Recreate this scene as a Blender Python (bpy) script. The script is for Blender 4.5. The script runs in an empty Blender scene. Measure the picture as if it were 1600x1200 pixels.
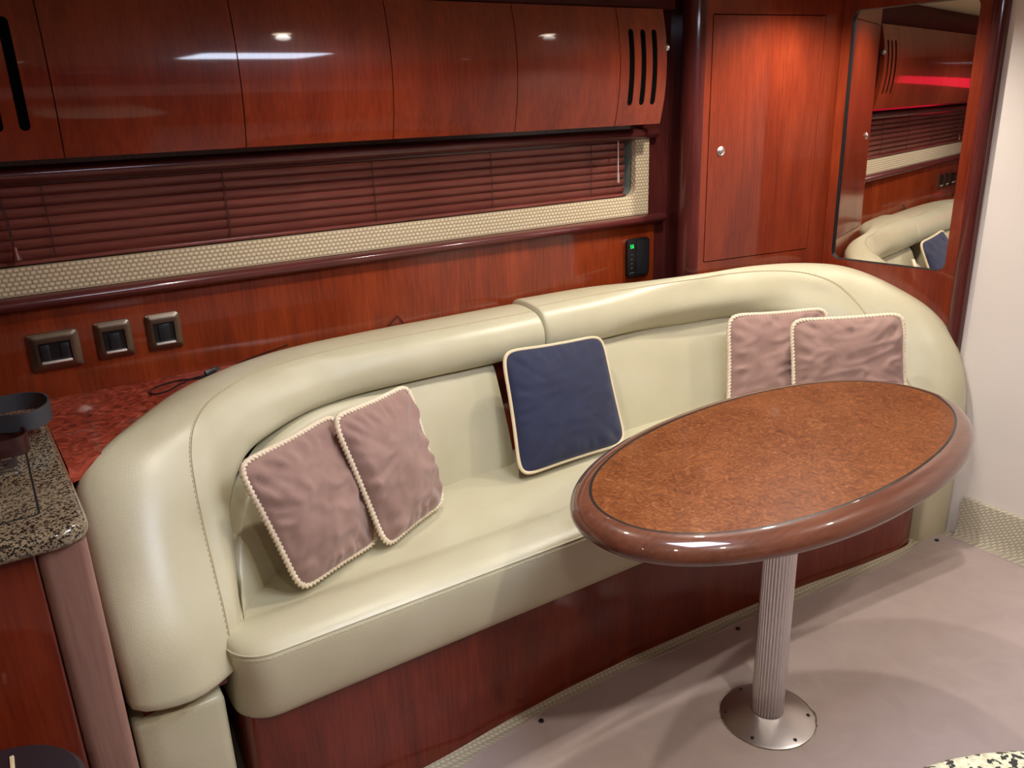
import bpy, bmesh, math, random
import numpy as np
from mathutils import Vector, Matrix, noise
from mathutils.geometry import delaunay_2d_cdt

S = bpy.context.scene
COL = S.collection
PI = math.pi
random.seed(7)

# ------------------------------------------------------------------ camera
def cam_axes(yaw, p, r):
    f = np.array([math.cos(p)*math.cos(yaw), math.cos(p)*math.sin(yaw), -math.sin(p)])
    rt = np.array([math.sin(yaw), -math.cos(yaw), 0.0]); up = np.cross(rt, f)
    return rt*math.cos(r)+up*math.sin(r), -rt*math.sin(r)+up*math.cos(r), f
_rt, _up, _fw = cam_axes(math.radians(57.565), math.radians(18.932), math.radians(-2.114))
cd = bpy.data.cameras.new('camera'); cam = bpy.data.objects.new('camera', cd); COL.objects.link(cam)
cd.sensor_fit = 'HORIZONTAL'; cd.sensor_width = 36.0; cd.lens = 1276.57/1600*36.0; cd.clip_start = 0.02
cam.matrix_world = Matrix(((_rt[0], _up[0], -_fw[0], 0), (_rt[1], _up[1], -_fw[1], 0), (_rt[2], _up[2], -_fw[2], 1.45), (0, 0, 0, 1)))
S.camera = cam

# ------------------------------------------------------------------ world, exposure
w = bpy.data.worlds.new('world'); S.world = w; w.use_nodes = True
w.node_tree.nodes['Background'].inputs[0].default_value = (0.5, 0.6, 0.8, 1)
w.node_tree.nodes['Background'].inputs[1].default_value = 0.05
S.view_settings.view_transform = 'Standard'; S.view_settings.look = 'None'
S.view_settings.exposure = 0.22; S.view_settings.gamma = 1.0; S.view_settings.use_curve_mapping = False

CEIL = 1.80
# ceiling downlights and one added fill (x, y, watts): each becomes a downlight thing with its own lamp
DOWNLIGHTS = [(2.226, 1.635, 7.0), (0.25, 0.15, 3.5), (0.83, 1.50, 4.8), (1.72, 1.55, 5.0), (2.10, 0.30, 6.5), (-0.9, 0.4, 2.0), (0.98, 0.06, 9.0)]  # lamp near the cream bulkhead is fill, added to brighten the lower right
WARM = (1.0, 0.94, 0.86)

# ------------------------------------------------------------------ helpers
def lin(h):
    h = h.lstrip('#'); out = []
    for i in (0, 2, 4):
        c = int(h[i:i+2], 16)/255.0
        out.append(c/12.92 if c <= 0.04045 else ((c+0.055)/1.055)**2.4)
    return (out[0], out[1], out[2], 1.0)

def wloc(o):
    v = Vector((0, 0, 0))
    while o is not None:
        v = v+o.location; o = o.parent
    return v

def obj(name, V, F, mat, parent=None, smooth=True, angle=40):
    """one mesh object; V in world coordinates"""
    off = wloc(parent) if parent is not None else Vector((0, 0, 0))
    me = bpy.data.meshes.new(name)
    me.from_pydata([(v[0]-off.x, v[1]-off.y, v[2]-off.z) for v in V], [], F)
    me.validate()
    bm = bmesh.new(); bm.from_mesh(me)
    bmesh.ops.remove_doubles(bm, verts=bm.verts, dist=1e-6)
    bmesh.ops.recalc_face_normals(bm, faces=bm.faces)
    bm.to_mesh(me); bm.free()
    if mat: me.materials.append(mat)
    if smooth:
        me.polygons.foreach_set('use_smooth', [True]*len(me.polygons))
        me.set_sharp_from_angle(angle=math.radians(angle))
    o = bpy.data.objects.new(name, me); COL.objects.link(o); o.parent = parent
    return o

def thing(name, label, cat, loc, group=None):
    o = bpy.data.objects.new(name, None); COL.objects.link(o)
    o.location = loc; o.empty_display_size = 0.05
    o['label'] = label; o['category'] = cat
    if group: o['group'] = group
    return o
def tag(o, label, cat, group=None):
    o['label'] = label; o['category'] = cat
    if group: o['group'] = group
    return o
def struct(o):
    o['kind'] = 'structure'; return o

def box(x0, x1, y0, y1, z0, z1, bev=0.0, seg=2):
    bm = bmesh.new()
    bmesh.ops.create_cube(bm, size=1.0)
    for v in bm.verts:
        v.co = Vector(((x0+x1)/2+v.co.x*(x1-x0), (y0+y1)/2+v.co.y*(y1-y0), (z0+z1)/2+v.co.z*(z1-z0)))
    if bev > 0:
        bmesh.ops.bevel(bm, geom=bm.edges[:], offset=bev, segments=seg, affect='EDGES', profile=0.5)
    bm.verts.index_update()
    V = [tuple(v.co) for v in bm.verts]; F = [[v.index for v in f.verts] for f in bm.faces]
    bm.free(); return V, F

def merge(*parts):
    V, F = [], []
    for v, f in parts:
        n = len(V); V += list(v); F += [[i+n for i in q] for q in f]
    return V, F

def loft(rows, close_u=False, close_v=False, cap0=False, cap1=False):
    n, m = len(rows), len(rows[0])
    V = [tuple(p) for r in rows for p in r]; F = []
    for i in range(n if close_u else n-1):
        for j in range(m if close_v else m-1):
            a = i*m+j; b = i*m+(j+1) % m; c = ((i+1) % n)*m+(j+1) % m; d = ((i+1) % n)*m+j
            F.append([a, b, c, d])
    if cap0: F.append(list(range(m)))
    if cap1: F.append([(n-1)*m+j for j in range(m)][::-1])
    return V, F

def frames(path, closed=False):
    P = [Vector(p) for p in path]; n = len(P); T = []
    for i in range(n):
        a = P[(i-1) % n] if (closed or i > 0) else P[i]
        b = P[(i+1) % n] if (closed or i < n-1) else P[i]
        T.append((b-a).normalized())
    up = Vector((0, 0, 1)) if abs(T[0].z) < 0.9 else Vector((1, 0, 0))
    N = (up-T[0]*up.dot(T[0])).normalized(); out = []
    for i in range(n):
        N = (N-T[i]*N.dot(T[i])).normalized()
        out.append((P[i], T[i], N, T[i].cross(N)))
    return out

def tube(path, r, n=8, closed=False, caps=True):
    rows = []
    for k, (p, t, a, b) in enumerate(frames(path, closed)):
        rr = r[k] if isinstance(r, (list, tuple)) else r
        rows.append([p+(a*math.cos(2*PI*j/n)+b*math.sin(2*PI*j/n))*rr for j in range(n)])
    return loft(rows, close_u=closed, close_v=True, cap0=caps and not closed, cap1=caps and not closed)

def rope(path, r, pitch=0.03, closed=True, strands=3):
    """twisted cord: lobed section that turns along the path"""
    rows = []; s = 0; prev = None; n = strands*4
    fr = frames(path, closed)
    for p, t, a, b in fr:
        if prev is not None: s += (p-prev).length
        prev = p; row = []
        for j in range(n):
            th = 2*PI*j/n
            rr = r*(0.84+0.24*math.cos(strands*(th-2*PI*s/(pitch*strands))))
            row.append(p+(a*math.cos(th)+b*math.sin(th))*rr)
        rows.append(row)
    return loft(rows, close_u=closed, close_v=True)

def lathe(prof, c, n=32, cap=True):
    rows = [[(c[0]+r*math.cos(2*PI*j/n), c[1]+r*math.sin(2*PI*j/n), c[2]+z) for j in range(n)] for r, z in prof]
    return loft(rows, close_v=True, cap0=cap, cap1=cap)

def orient(VF, org, axis):
    """take a shape built around +Z at the origin, turn +Z to axis, move to org"""
    q = Vector((0, 0, 1)).rotation_difference(Vector(axis)); org = Vector(org)
    return [tuple(q @ Vector(v)+org) for v in VF[0]], VF[1]

def crom(pts, n):
    """Catmull-Rom resample, n points per span"""
    P = [np.array(p, float) for p in pts]; P = [2*P[0]-P[1]]+P+[2*P[-1]-P[-2]]; out = []
    for i in range(1, len(P)-2):
        for k in range(n):
            t = k/n; a, b, c, d = P[i-1], P[i], P[i+1], P[i+2]
            out.append(0.5*((2*b)+(c-a)*t+(2*a-5*b+4*c-d)*t*t+(3*b-a-3*c+d)*t**3))
    out.append(P[-2]); return out

def rrect(x0, x1, y0, y1, r, n=6):
    pts = []
    for cx, cy, a0 in ((x1-r, y1-r, 0), (x0+r, y1-r, 90), (x0+r, y0+r, 180), (x1-r, y0+r, 270)):
        for k in range(n+1):
            a = math.radians(a0+90*k/n); pts.append((cx+r*math.cos(a), cy+r*math.sin(a)))
    return pts

def inside(p, poly):
    x, y = p; c = False; j = len(poly)-1
    for i in range(len(poly)):
        xi, yi = poly[i]; xj, yj = poly[j]
        if (yi > y) != (yj > y) and x < (xj-xi)*(y-yi)/(yj-yi)+xi: c = not c
        j = i
    return c

def plate(outer, holes, fmap, gridpts=()):
    """sheet with holes: (u,v) outline -> two faces fmap(u,v,0/1) and side walls"""
    pts = [Vector(p) for p in outer]; E = [(i, (i+1) % len(outer)) for i in range(len(outer))]
    for h in holes:
        n = len(pts); pts += [Vector(p) for p in h]; E += [(n+i, n+(i+1) % len(h)) for i in range(len(h))]
    for g in gridpts:
        if inside(g, outer) and not any(inside(g, h) for h in holes): pts.append(Vector(g))
    vs, es, fs, _, _, _ = delaunay_2d_cdt(pts, E, [], 0, 1e-6)
    tri = []
    for f in fs:
        c = sum((vs[i] for i in f), Vector((0, 0)))/len(f)
        if inside(c, outer) and not any(inside(c, h) for h in holes): tri.append(list(f))
    n = len(vs); V = [fmap(v.x, v.y, 0) for v in vs]+[fmap(v.x, v.y, 1) for v in vs]
    F = [t for t in tri]+[[i+n for i in t][::-1] for t in tri]
    cnt = {}
    for t in tri:
        for k in range(len(t)):
            a, b = t[k], t[(k+1) % len(t)]; cnt.setdefault((min(a, b), max(a, b)), []).append((a, b))
    for k, l in cnt.items():
        if len(l) == 1:
            a, b = l[0]; F.append([b, a, a+n, b+n])
    return V, F

# ------------------------------------------------------------------ materials
def newmat(name):
    m = bpy.data.materials.new(name); m.use_nodes = True
    return m, m.node_tree, m.node_tree.nodes['Principled BSDF']
def node(nt, t, **kw):
    n = nt.nodes.new(t)
    for k, v in kw.items(): setattr(n, k, v)
    return n
def plain(name, col, rough=0.5, metal=0.0, coat=0.0, coat_r=0.05, emit=None, es=0.0):
    m, nt, b = newmat(name)
    b.inputs['Base Color'].default_value = lin(col); b.inputs['Roughness'].default_value = rough
    b.inputs['Metallic'].default_value = metal
    b.inputs['Coat Weight'].default_value = coat; b.inputs['Coat Roughness'].default_value = coat_r
    if emit:
        b.inputs['Emission Color'].default_value = lin(emit); b.inputs['Emission Strength'].default_value = es
    return m
def coords(nt, scale, rot=(0, 0, 0)):
    tc = node(nt, 'ShaderNodeTexCoord'); mp = node(nt, 'ShaderNodeMapping')
    mp.inputs['Scale'].default_value = scale; mp.inputs['Rotation'].default_value = rot
    nt.links.new(tc.outputs['Object'], mp.inputs['Vector']); return mp.outputs['Vector']
def noise_n(nt, vec, scale, detail=4, rough=0.55, dist=0.0):
    n = node(nt, 'ShaderNodeTexNoise'); n.inputs['Scale'].default_value = scale
    n.inputs['Detail'].default_value = detail; n.inputs['Roughness'].default_value = rough; n.inputs['Distortion'].default_value = dist
    nt.links.new(vec, n.inputs['Vector']); return n.outputs['Fac']
def ramp(nt, fac, stops):
    r = node(nt, 'ShaderNodeValToRGB'); el = r.color_ramp.elements
    while len(el) < len(stops): el.new(0.5)
    for e, (p, c) in zip(el, stops): e.position = p; e.color = lin(c)
    nt.links.new(fac, r.inputs['Fac']); return r.outputs['Color']
def mixc(nt, fac, a, b, mode='MIX'):
    m = node(nt, 'ShaderNodeMix', data_type='RGBA', blend_type=mode)
    if isinstance(fac, (int, float)): m.inputs[0].default_value = fac
    else: nt.links.new(fac, m.inputs[0])
    nt.links.new(a, m.inputs[6]); nt.links.new(b, m.inputs[7]); return m.outputs[2]
def bump(nt, b, height, strength, dist=0.002):
    n = node(nt, 'ShaderNodeBump'); n.inputs['Strength'].default_value = strength; n.inputs['Distance'].default_value = dist
    nt.links.new(height, n.inputs['Height']); nt.links.new(n.outputs['Normal'], b.inputs['Normal']); return n

def wood(name, dark, mid, light, axis='z', coat=0.8, rough=0.35, coat_r=0.06):
    m, nt, b = newmat(name)
    sc = {'z': (1, 1, .055), 'x': (.055, 1, 1), 'y': (1, .055, 1)}[axis]
    v1 = coords(nt, sc); v2 = coords(nt, {'z': (1, 1, .22), 'x': (.22, 1, 1), 'y': (1, .22, 1)}[axis])
    fine = noise_n(nt, v1, 150, 5, .65); broad = noise_n(nt, v2, 9, 3, .5, 1.2)
    c1 = ramp(nt, broad, [(.3, dark), (.5, mid), (.72, light)])
    c2 = ramp(nt, fine, [(.35, dark), (.6, light)])
    nt.links.new(mixc(nt, .38, c1, c2), b.inputs['Base Color'])
    b.inputs['Roughness'].default_value = rough; b.inputs['Coat Weight'].default_value = coat; b.inputs['Coat Roughness'].default_value = coat_r
    b.inputs['Specular IOR Level'].default_value = .15
    return m
M = {}
M['cherry'] = wood('cherry', '#5c1d0f', '#702712', '#833218')
M['cherry_warm'] = wood('cherry_warm', '#5a1e0a', '#74290d', '#8c3814')
M['mahogany'] = wood('mahogany', '#3b1616', '#4e1f1c', '#5d2822', coat=.7, coat_r=.1)
M['valance'] = wood('valance_wood', '#3b1616', '#4a1d1a', '#57251f', axis='x', coat=.1, rough=.5)
M['mahogany_x'] = wood('mahogany_x', '#40191a', '#562423', '#662e2a', axis='x', coat=.7, coat_r=.12)
M['slat'] = wood('slat_wood', '#5a2a24', '#733a31', '#86483c', axis='x', coat=.5, rough=.36, coat_r=.2)
M['post'] = wood('post_wood', '#7d5a50', '#8e685c', '#9a7466', coat=.5, coat_r=.2)
M['kick'] = wood('kick_wood', '#52190f', '#6b2415', '#7c3019', coat=.6, coat_r=.12)
M['dark'] = plain('dark_recess', '#0b0606', .8)
M['black'] = plain('black_plastic', '#0d0d0e', .4)
M['vent'] = plain('vent_black', '#050505', .95)
M['vent'].node_tree.nodes['Principled BSDF'].inputs['Specular IOR Level'].default_value = .05
M['black_sat'] = plain('black_satin', '#1b1c1f', .35)
M['belt'] = plain('belt_leather', '#3f4146', .5)
M['chrome'] = plain('chrome', '#d8d4d0', .12, 1)
M['brushed'] = plain('brushed_bezel', '#80705f', .34, 1)
M['lip'] = plain('bright_lip', '#efe8de', .45, .6)
M['steel'] = plain('satin_steel', '#d0c8c4', .36, 1)
M['alu'] = plain('fluted_aluminium', '#d6d3d0', .36, 1)
M['mirror'] = plain('mirror_glass', '#f0ece8', .0, 1)
M['ceiling'] = plain('ceiling_vinyl', '#cfc0a6', .6)
M['lamp'] = plain('lamp_glass', '#ffffff', .3, emit='#ffe6c8', es=18)
M['hatch'] = plain('hatch_daylight', '#dfe9f2', .2, emit='#dde8ff', es=24)
M['red_led'] = plain('red_accent_light', '#ff2040', .4, emit='#ff1740', es=2.6)
M['green_led'] = plain('green_digits', '#18d060', .5, emit='#18d060', es=1.2)
M['grey_print'] = plain('grey_print', '#5a5c5e', .6)
M['silver'] = plain('buckle_silver', '#b8babd', .25, 1)
M['clear_wand'] = plain('clear_wand', '#b7a49b', .15, coat=.5)
M['reveal'] = plain('window_reveal', '#7f8378', .5)
M['pane'] = plain('window_pane', '#14171a', .05)
M['beige'] = plain('beige_tab', '#d8c49a', .6)
M['cord'] = plain('blind_cord', '#3a1d18', .7)
M['inlay_line'] = plain('inlay_line', '#1a1a17', .3, coat=.3)
M['bin'] = plain('dark_bin', '#241a20', .5)
M['stitch'] = plain('stitch_thread', '#b3a585', .7)
M['white_cord'] = plain('cream_piping', '#d9c5a0', .75)
M['rope'] = plain('cream_rope', '#e0cdb0', .75)

def leather(name, col, col2):
    m, nt, b = newmat(name)
    v = coords(nt, (1, 1, 1))
    n = noise_n(nt, v, 6, 3); nt.links.new(ramp(nt, n, [(.3, col2), (.7, col)]), b.inputs['Base Color'])
    vo = node(nt, 'ShaderNodeTexVoronoi'); vo.inputs['Scale'].default_value = 420; nt.links.new(v, vo.inputs['Vector'])
    n2 = noise_n(nt, v, 60, 3)
    ad = node(nt, 'ShaderNodeMath', operation='ADD'); nt.links.new(vo.outputs['Distance'], ad.inputs[0]); nt.links.new(n2, ad.inputs[1])
    bump(nt, b, ad.outputs[0], .16, .002)
    b.inputs['Roughness'].default_value = .34; b.inputs['Coat Weight'].default_value = .16; b.inputs['Coat Roughness'].default_value = .3
    return m
M['leather'] = leather('cream_leather', '#c2ba9c', '#b9b192')

def suede(name, a, c, rough=.9, sheen=.3):
    m, nt, b = newmat(name)
    v = coords(nt, (1, 1, 1)); n = noise_n(nt, v, 9, 5, .6, .8)
    nt.links.new(ramp(nt, n, [(.3, a), (.7, c)]), b.inputs['Base Color'])
    b.inputs['Roughness'].default_value = rough; b.inputs['Sheen Weight'].default_value = sheen
    bump(nt, b, noise_n(nt, v, 500, 2), .15, .001); return m
M['mauve'] = suede('mauve_suede', '#8a6a5f', '#9d7c70')
M['navy'] = suede('navy_cloth', '#141934', '#1d2342', .8, .15)
M['mat'] = suede('grey_mat_vinyl', '#a8968f', '#b19f98', .55, .0)

def weave(name, hi, lo, sx, rough=.85):
    """basket weave relief"""
    m, nt, b = newmat(name)
    v = coords(nt, (1, 1, 1)); sp = node(nt, 'ShaderNodeSeparateXYZ'); nt.links.new(v, sp.inputs[0])
    def M_(op, a, c=None):
        n = node(nt, 'ShaderNodeMath', operation=op)
        for i, q in enumerate((a, c)):
            if q is None: continue
            if isinstance(q, (int, float)): n.inputs[i].default_value = q
            else: nt.links.new(q, n.inputs[i])
        return n.outputs[0]
    # diagonal strand pattern from x+y (long way) and z+y (across), offset row by row
    u = M_('MULTIPLY', M_('ADD', sp.outputs[0], M_('MULTIPLY', sp.outputs[1], 1.0)), sx)
    w_ = M_('MULTIPLY', M_('ADD', sp.outputs[2], M_('MULTIPLY', sp.outputs[1], .6)), sx*1.25)
    row = M_('FLOOR', w_)
    uu = M_('ADD', u, M_('MULTIPLY', row, .5))
    a = M_('ABSOLUTE', M_('SINE', M_('MULTIPLY', uu, PI))); c = M_('ABSOLUTE', M_('SINE', M_('MULTIPLY', w_, PI)))
    h = M_('MULTIPLY', a, c); h = M_('POWER', h, .6)
    n = noise_n(nt, v, 25, 3); col = mixc(nt, h, ramp(nt, n, [(.3, lo), (.7, lo)]), ramp(nt, n, [(.3, hi), (.8, hi)]))
    nt.links.new(col, b.inputs['Base Color']); b.inputs['Roughness'].default_value = rough
    bump(nt, b, h, .7, .002); return m
M['weave'] = weave('woven_fabric', '#e0cfae', '#97825f', 80)
M['carpet'] = weave('pale_carpet', '#c4baa2', '#978c76', 75, .95)

def burl(name, stops, scale, coat=1.0):
    m, nt, b = newmat(name)
    v = coords(nt, (1, 1, 1)); a = noise_n(nt, v, scale, 6, .62, 2.6); n2 = noise_n(nt, v, scale*.22, 3, .5, .6)
    vo = node(nt, 'ShaderNodeTexVoronoi'); vo.inputs['Scale'].default_value = scale*1.3; nt.links.new(v, vo.inputs['Vector'])
    c = ramp(nt, a, stops); c2 = ramp(nt, n2, [(.3, stops[0][1]), (.7, stops[-1][1])])
    nt.links.new(mixc(nt, .2, c, c2), b.inputs['Base Color'])
    b.inputs['Roughness'].default_value = .35; b.inputs['Coat Weight'].default_value = coat; b.inputs['Coat Roughness'].default_value = .03
    b.inputs['Specular IOR Level'].default_value = .12
    return m
M['table_burl'] = burl('table_burl', [(.32, '#48230f'), (.46, '#633417'), (.56, '#723f1f'), (.72, '#8c5932')], 42, .2)
M['shelf_burl'] = burl('shelf_burl', [(.36, '#4a1710'), (.47, '#84301f'), (.56, '#9b3e2b'), (.68, '#bd5f45')], 24, .3)
M['rim'] = wood('table_rim_wood', '#4a2a1e', '#5c3526', '#6a3f2c', axis='x', coat=1, rough=.3, coat_r=.03)

def granite(name, base, tan, dark, sc, thr):
    m, nt, b = newmat(name)
    v = coords(nt, (1, 1, 1))
    vo = node(nt, 'ShaderNodeTexVoronoi'); vo.inputs['Scale'].default_value = sc; nt.links.new(v, vo.inputs['Vector'])
    n1 = noise_n(nt, v, sc*.9, 4, .6); n2 = noise_n(nt, v, sc*.45, 3, .6)
    c = ramp(nt, n1, [(.35, base), (.6, tan)])
    dk = ramp(nt, n2, [(thr, '#ffffff'), (thr+.05, '#000000')])
    cell = node(nt, 'ShaderNodeValToRGB'); nt.links.new(vo.outputs['Color'], cell.inputs['Fac'])
    cell.color_ramp.interpolation = 'CONSTANT'
    e = cell.color_ramp.elements; e[0].position = 0; e[0].color = (1, 1, 1, 1); e[1].position = .3; e[1].color = (0, 0, 0, 1)
    dcol = node(nt, 'ShaderNodeRGB'); dcol.outputs[0].default_value = lin(dark)
    f = mixc(nt, 1.0, dk, cell.outputs['Color'], 'LIGHTEN')
    nt.links.new(mixc(nt, f, c, dcol.outputs[0]), b.inputs['Base Color'])
    b.inputs['Roughness'].default_value = .15; b.inputs['Coat Weight'].default_value = .5; return m
M['granite'] = granite('granite', '#77674f', '#9a8970', '#2a231c', 330, .42)
M['granite_light'] = granite('granite_light', '#9a957a', '#b5b095', '#2c2c2c', 260, .36)

def wallmat():
    m, nt, b = newmat('cream_wall_vinyl'); v = coords(nt, (1, 1, 1))
    nt.links.new(ramp(nt, noise_n(nt, v, 3, 3), [(.3, '#ddd3c8'), (.7, '#e1d7cc')]), b.inputs['Base Color'])
    b.inputs['Roughness'].default_value = .5; bump(nt, b, noise_n(nt, v, 300, 2), .08, .001); return m
M['cream_wall'] = wallmat()

# ------------------------------------------------------------------ room shell
W = 2.10       # side wall behind the sofa
BX = 2.60      # bulkhead with the mirror
X0, Y0 = -1.7, -1.3
struct(obj('floor', *box(X0-.05, BX+.05, Y0-.05, W+.1, -.06, 0), M['carpet'], smooth=False))
HX0, HX1, HY0, HY1 = .74, 1.24, .42, .90   # roof hatch opening
ceil = struct(obj('ceiling', *plate([(X0-.05, Y0-.05), (BX+.05, Y0-.05), (BX+.05, W+.1), (X0-.05, W+.1)], [rrect(HX0, HX1, HY0, HY1, .06)],
              lambda u, v, k: (u, v, CEIL+.05*k)), M['ceiling'], smooth=False))
# side wall: cherry below the window strip, dark above, strip at right of the window
wb = struct(obj('wall_back', *merge(box(X0, BX+.05, W, W+.05, 0, 1.075), box(X0, BX+.05, W, W+.05, 1.325, CEIL), box(1.90, BX+.05, W, W+.05, 1.075, 1.325)), M['mahogany'], smooth=False))
obj('panel', *box(X0, 1.928, W-.006, W, .5, 1.06, .002), M['cherry_warm'], wb)
obj('upper_valance', *box(X0, 1.92, W-.09, W-.001, 1.705, CEIL-.001, .004), M['valance'], wb)
struct(obj('wall_right', *box(BX, BX+.05, Y0, W+.05, 0, CEIL), M['cream_wall'], smooth=False))
wf = struct(obj('wall_front', *box(X0, BX, Y0-.05, Y0, 0, CEIL), M['cherry'], smooth=False))
obj('pale_band', *box(X0, BX, Y0, Y0+.02, 1.0, 1.32, .004), M['cream_wall'], wf)
struct(obj('wall_left', *box(X0-.05, X0, Y0, W, 0, CEIL), M['cherry'], smooth=False))
# pale carpet cove turned up the foot of the cream wall
rows = []
for x in (Y0, 1.27):
    rows.append([(BX-.0005, x, .145), (BX-.012, x, .143), (BX-.018, x, .12), (BX-.02, x, .05), (BX-.03, x, .015), (BX-.05, x, .001), (BX-.0005, x, .001)])
struct(obj('baseboard_right', *loft(rows, close_v=True, cap0=True, cap1=True), M['carpet']))

# rails above and below the window (half-round mahogany)
def rail(name, prof, x0, x1):
    rows = [[(x, y, z) for y, z in prof] for x in (x0, x1-.012)]
    cy = sum(p[0] for p in prof)/len(prof); cz = sum(p[1] for p in prof)/len(prof)
    rows.append([(x1-.003, cy+(y-cy)*.8+.004, cz+(z-cz)*.8) for y, z in prof]); rows.append([(x1, cy+(y-cy)*.4+.008, cz+(z-cz)*.4) for y, z in prof])
    return struct(obj(name, *loft(rows, close_v=True, cap0=True, cap1=True), M['mahogany_x']))
def halfround(y1, z0, z1, d, n=10):
    c = (z0+z1)/2; r = (z1-z0)/2
    return [(y1, z1)]+[(y1-.012-d*math.sin(PI*k/n), c+r*math.cos(PI*k/n)) for k in range(n+1)]+[(y1, z0)]
rail('trim_1', halfround(W-.001, 1.327, 1.360, .026), X0, 1.925)
rail('trim_2', halfround(W-.001, 1.053, 1.084, .026), X0, 1.965)

# window: woven surround, grey reveal, dark pane
win = struct(obj('window_1', *box(X0, 1.90, W+.06, W+.068, 1.07, 1.33), M['pane'], smooth=False))
outer = [(X0, 1.085), (1.893, 1.085), (1.893, 1.327), (1.835, 1.327)]
outer += [(1.835-.035+.035*math.cos(a), 1.146+.035+.035*math.sin(a)) for a in [-k*PI/16 for k in range(0, 9)]]
outer += [(X0, 1.146)]
obj('window_surround', *plate(outer, [], lambda u, v, k: (u, W-.012+.02*k, v)), M['weave'], win, smooth=False)
rev = [(1.837, 1.327)]+[(1.8+.037*math.cos(a), 1.181+.037*math.sin(a)) for a in [-k*PI/16 for k in range(0, 9)]]+[(X0, 1.144)]
obj('window_reveal', *loft([[(x, W-.004, z) for x, z in rev], [(x, W+.06, z) for x, z in rev]]), M['reveal'], win)

# ------------------------------------------------------------------ venetian blind
bl = thing('venetian_blind', 'brown wooden venetian blind with closed slats above the woven strip', 'blind', (0.6, W+.02, 1.147))
pitch = .0228; zs = [1.166+pitch*k for k in range(8)]
def slat_mesh(zc):
    rows = []
    for x in (-1.65, 1.815):
        r = []
        for k in range(7):
            t = k/6-.5; r.append((x, W+.024-.012*t-.0025*(1-4*t*t), zc+.026*t))
        for k in range(6, -1, -1):
            t = k/6-.5; r.append((x, W+.0255-.012*t-.0025*(1-4*t*t), zc+.026*t))
        rows.append(r)
    return loft(rows, close_v=True, cap0=True, cap1=True)
s0 = obj('slat', *slat_mesh(zs[0]), M['slat'], bl)
for k, z in enumerate(zs[1:]):
    c = s0.copy(); COL.objects.link(c); c.parent = bl; c.location = (random.uniform(-.003, .003), 0, z-zs[0])
obj('bottom_rail', *box(-1.65, 1.815, W+.012, W+.034, 1.1475, 1.156, .002), M['slat'], bl)
obj('head_rail', *box(-1.65, 1.82, W+.006, W+.045, 1.318, 1.3265, .001), M['mahogany_x'], bl)
for x in (.133, .526, .922, 1.298, 1.672, -.3):
    obj('ladder_cord', *tube([(x, W+.014, 1.15), (x+.001, W+.012, 1.23), (x, W+.013, 1.325)], .0012, 5), M['cord'], bl)
obj('tilt_wand', *merge(tube([(1.769, W-.002, 1.325), (1.769, W-.003, 1.22)], .0022, 6), tube([(1.769, W-.003, 1.225), (1.77, W-.003, 1.195)], .0038, 8)), M['clear_wand'], bl)
obj('pull_cord', *merge(tube([(.045, W+.004, 1.325), (.052, W+.002, 1.25), (.055, W, 1.19)], .0012, 5), tube([(.050, W+.004, 1.325), (.056, W+.002, 1.25), (.057, W, 1.19)], .0012, 5)), M['cord'], bl)
obj('cord_tassel', *lathe([(.002, .03), (.005, .026), (.006, .012), (.009, .006), (.0095, 0), (.004, -.002)], (.057, W-.004, 1.162), 14), M['slat'], bl)

# ------------------------------------------------------------------ overhead locker
OL = thing('overhead_locker', 'long glossy cherry overhead locker with bowed doors above the window', 'cabinet', (0.6, 2.03, 1.375))
def face_y(z): return 1.955+.025*((z-1.54)/.165)**2
ZB, ZT = 1.3755, 1.700
body = []
zz = [ZB+.004+(ZT-ZB-.008)*k/14 for k in range(15)]
prof = [(face_y(z)+.02, z) for z in zz]+[(W-.001, ZT-.004), (W-.001, ZB+.004)]
obj('carcass', *loft([[(x, y, z) for y, z in prof] for x in (-1.2, 1.832)], close_v=True, cap0=True, cap1=True), M['mahogany'], OL)
def bowed(x0, x1, holes=()):
    out = [(x0+.0012, ZB), (x1-.0012, ZB)]+[(x1-.0012, ZB+(ZT-ZB)*k/16) for k in range(1, 16)]+[(x1-.0012, ZT), (x0+.0012, ZT)]+[(x0+.0012, ZT-(ZT-ZB)*k/16) for k in range(1, 16)]
    g = [(x0+(x1-x0)*i/5, ZB+(ZT-ZB)*k/16) for i in range(1, 5) for k in range(1, 16)]
    V, F = plate(out, holes, lambda u, v, k: (u, face_y(v)+.018*k, v), g)
    return V, F
seams = [.180, .556, .928, 1.297, 1.655]
for a, b in zip(seams[:-1], seams[1:]): obj('door', *bowed(a, b), M['cherry'], OL, angle=30)
obj('door', *bowed(-.95, -.20), M['cherry'], OL, angle=30)
def slot(xc, hw=.0098, z0=1.432, z1=1.643):
    p = []
    for k in range(9): a = PI*k/8; p.append((xc+hw*math.cos(a), z1-hw+hw*math.sin(a)))
    for k in range(1, 12): p.append((xc-hw, z1-hw-(z1-z0-2*hw)*k/12))
    for k in range(9): a = PI+PI*k/8; p.append((xc+hw*math.cos(a), z0+hw+hw*math.sin(a)))
    for k in range(1, 12): p.append((xc+hw, z0+hw+(z1-z0-2*hw)*k/12))
    return p
for x0, x1, xs, lab in ((1.655, 1.838, (1.700, 1.746, 1.790), 'bowed end panel with three black vent slots'), (-.20, .180, (-.02, .026, .072, .119), None)):
    vp = obj('vent_panel', *bowed(x0, x1, [slot(x) for x in xs]), M['cherry'], OL, angle=30)
    if lab: vp['label'] = lab
    for x in xs:
        zr = [1.425+.225*k/10 for k in range(11)]
        obj('vent_slot', *loft([[(q, face_y(z)+.003, z) for z in zr] for q in (x-.012, x+.012)]), M['vent'], vp)
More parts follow.
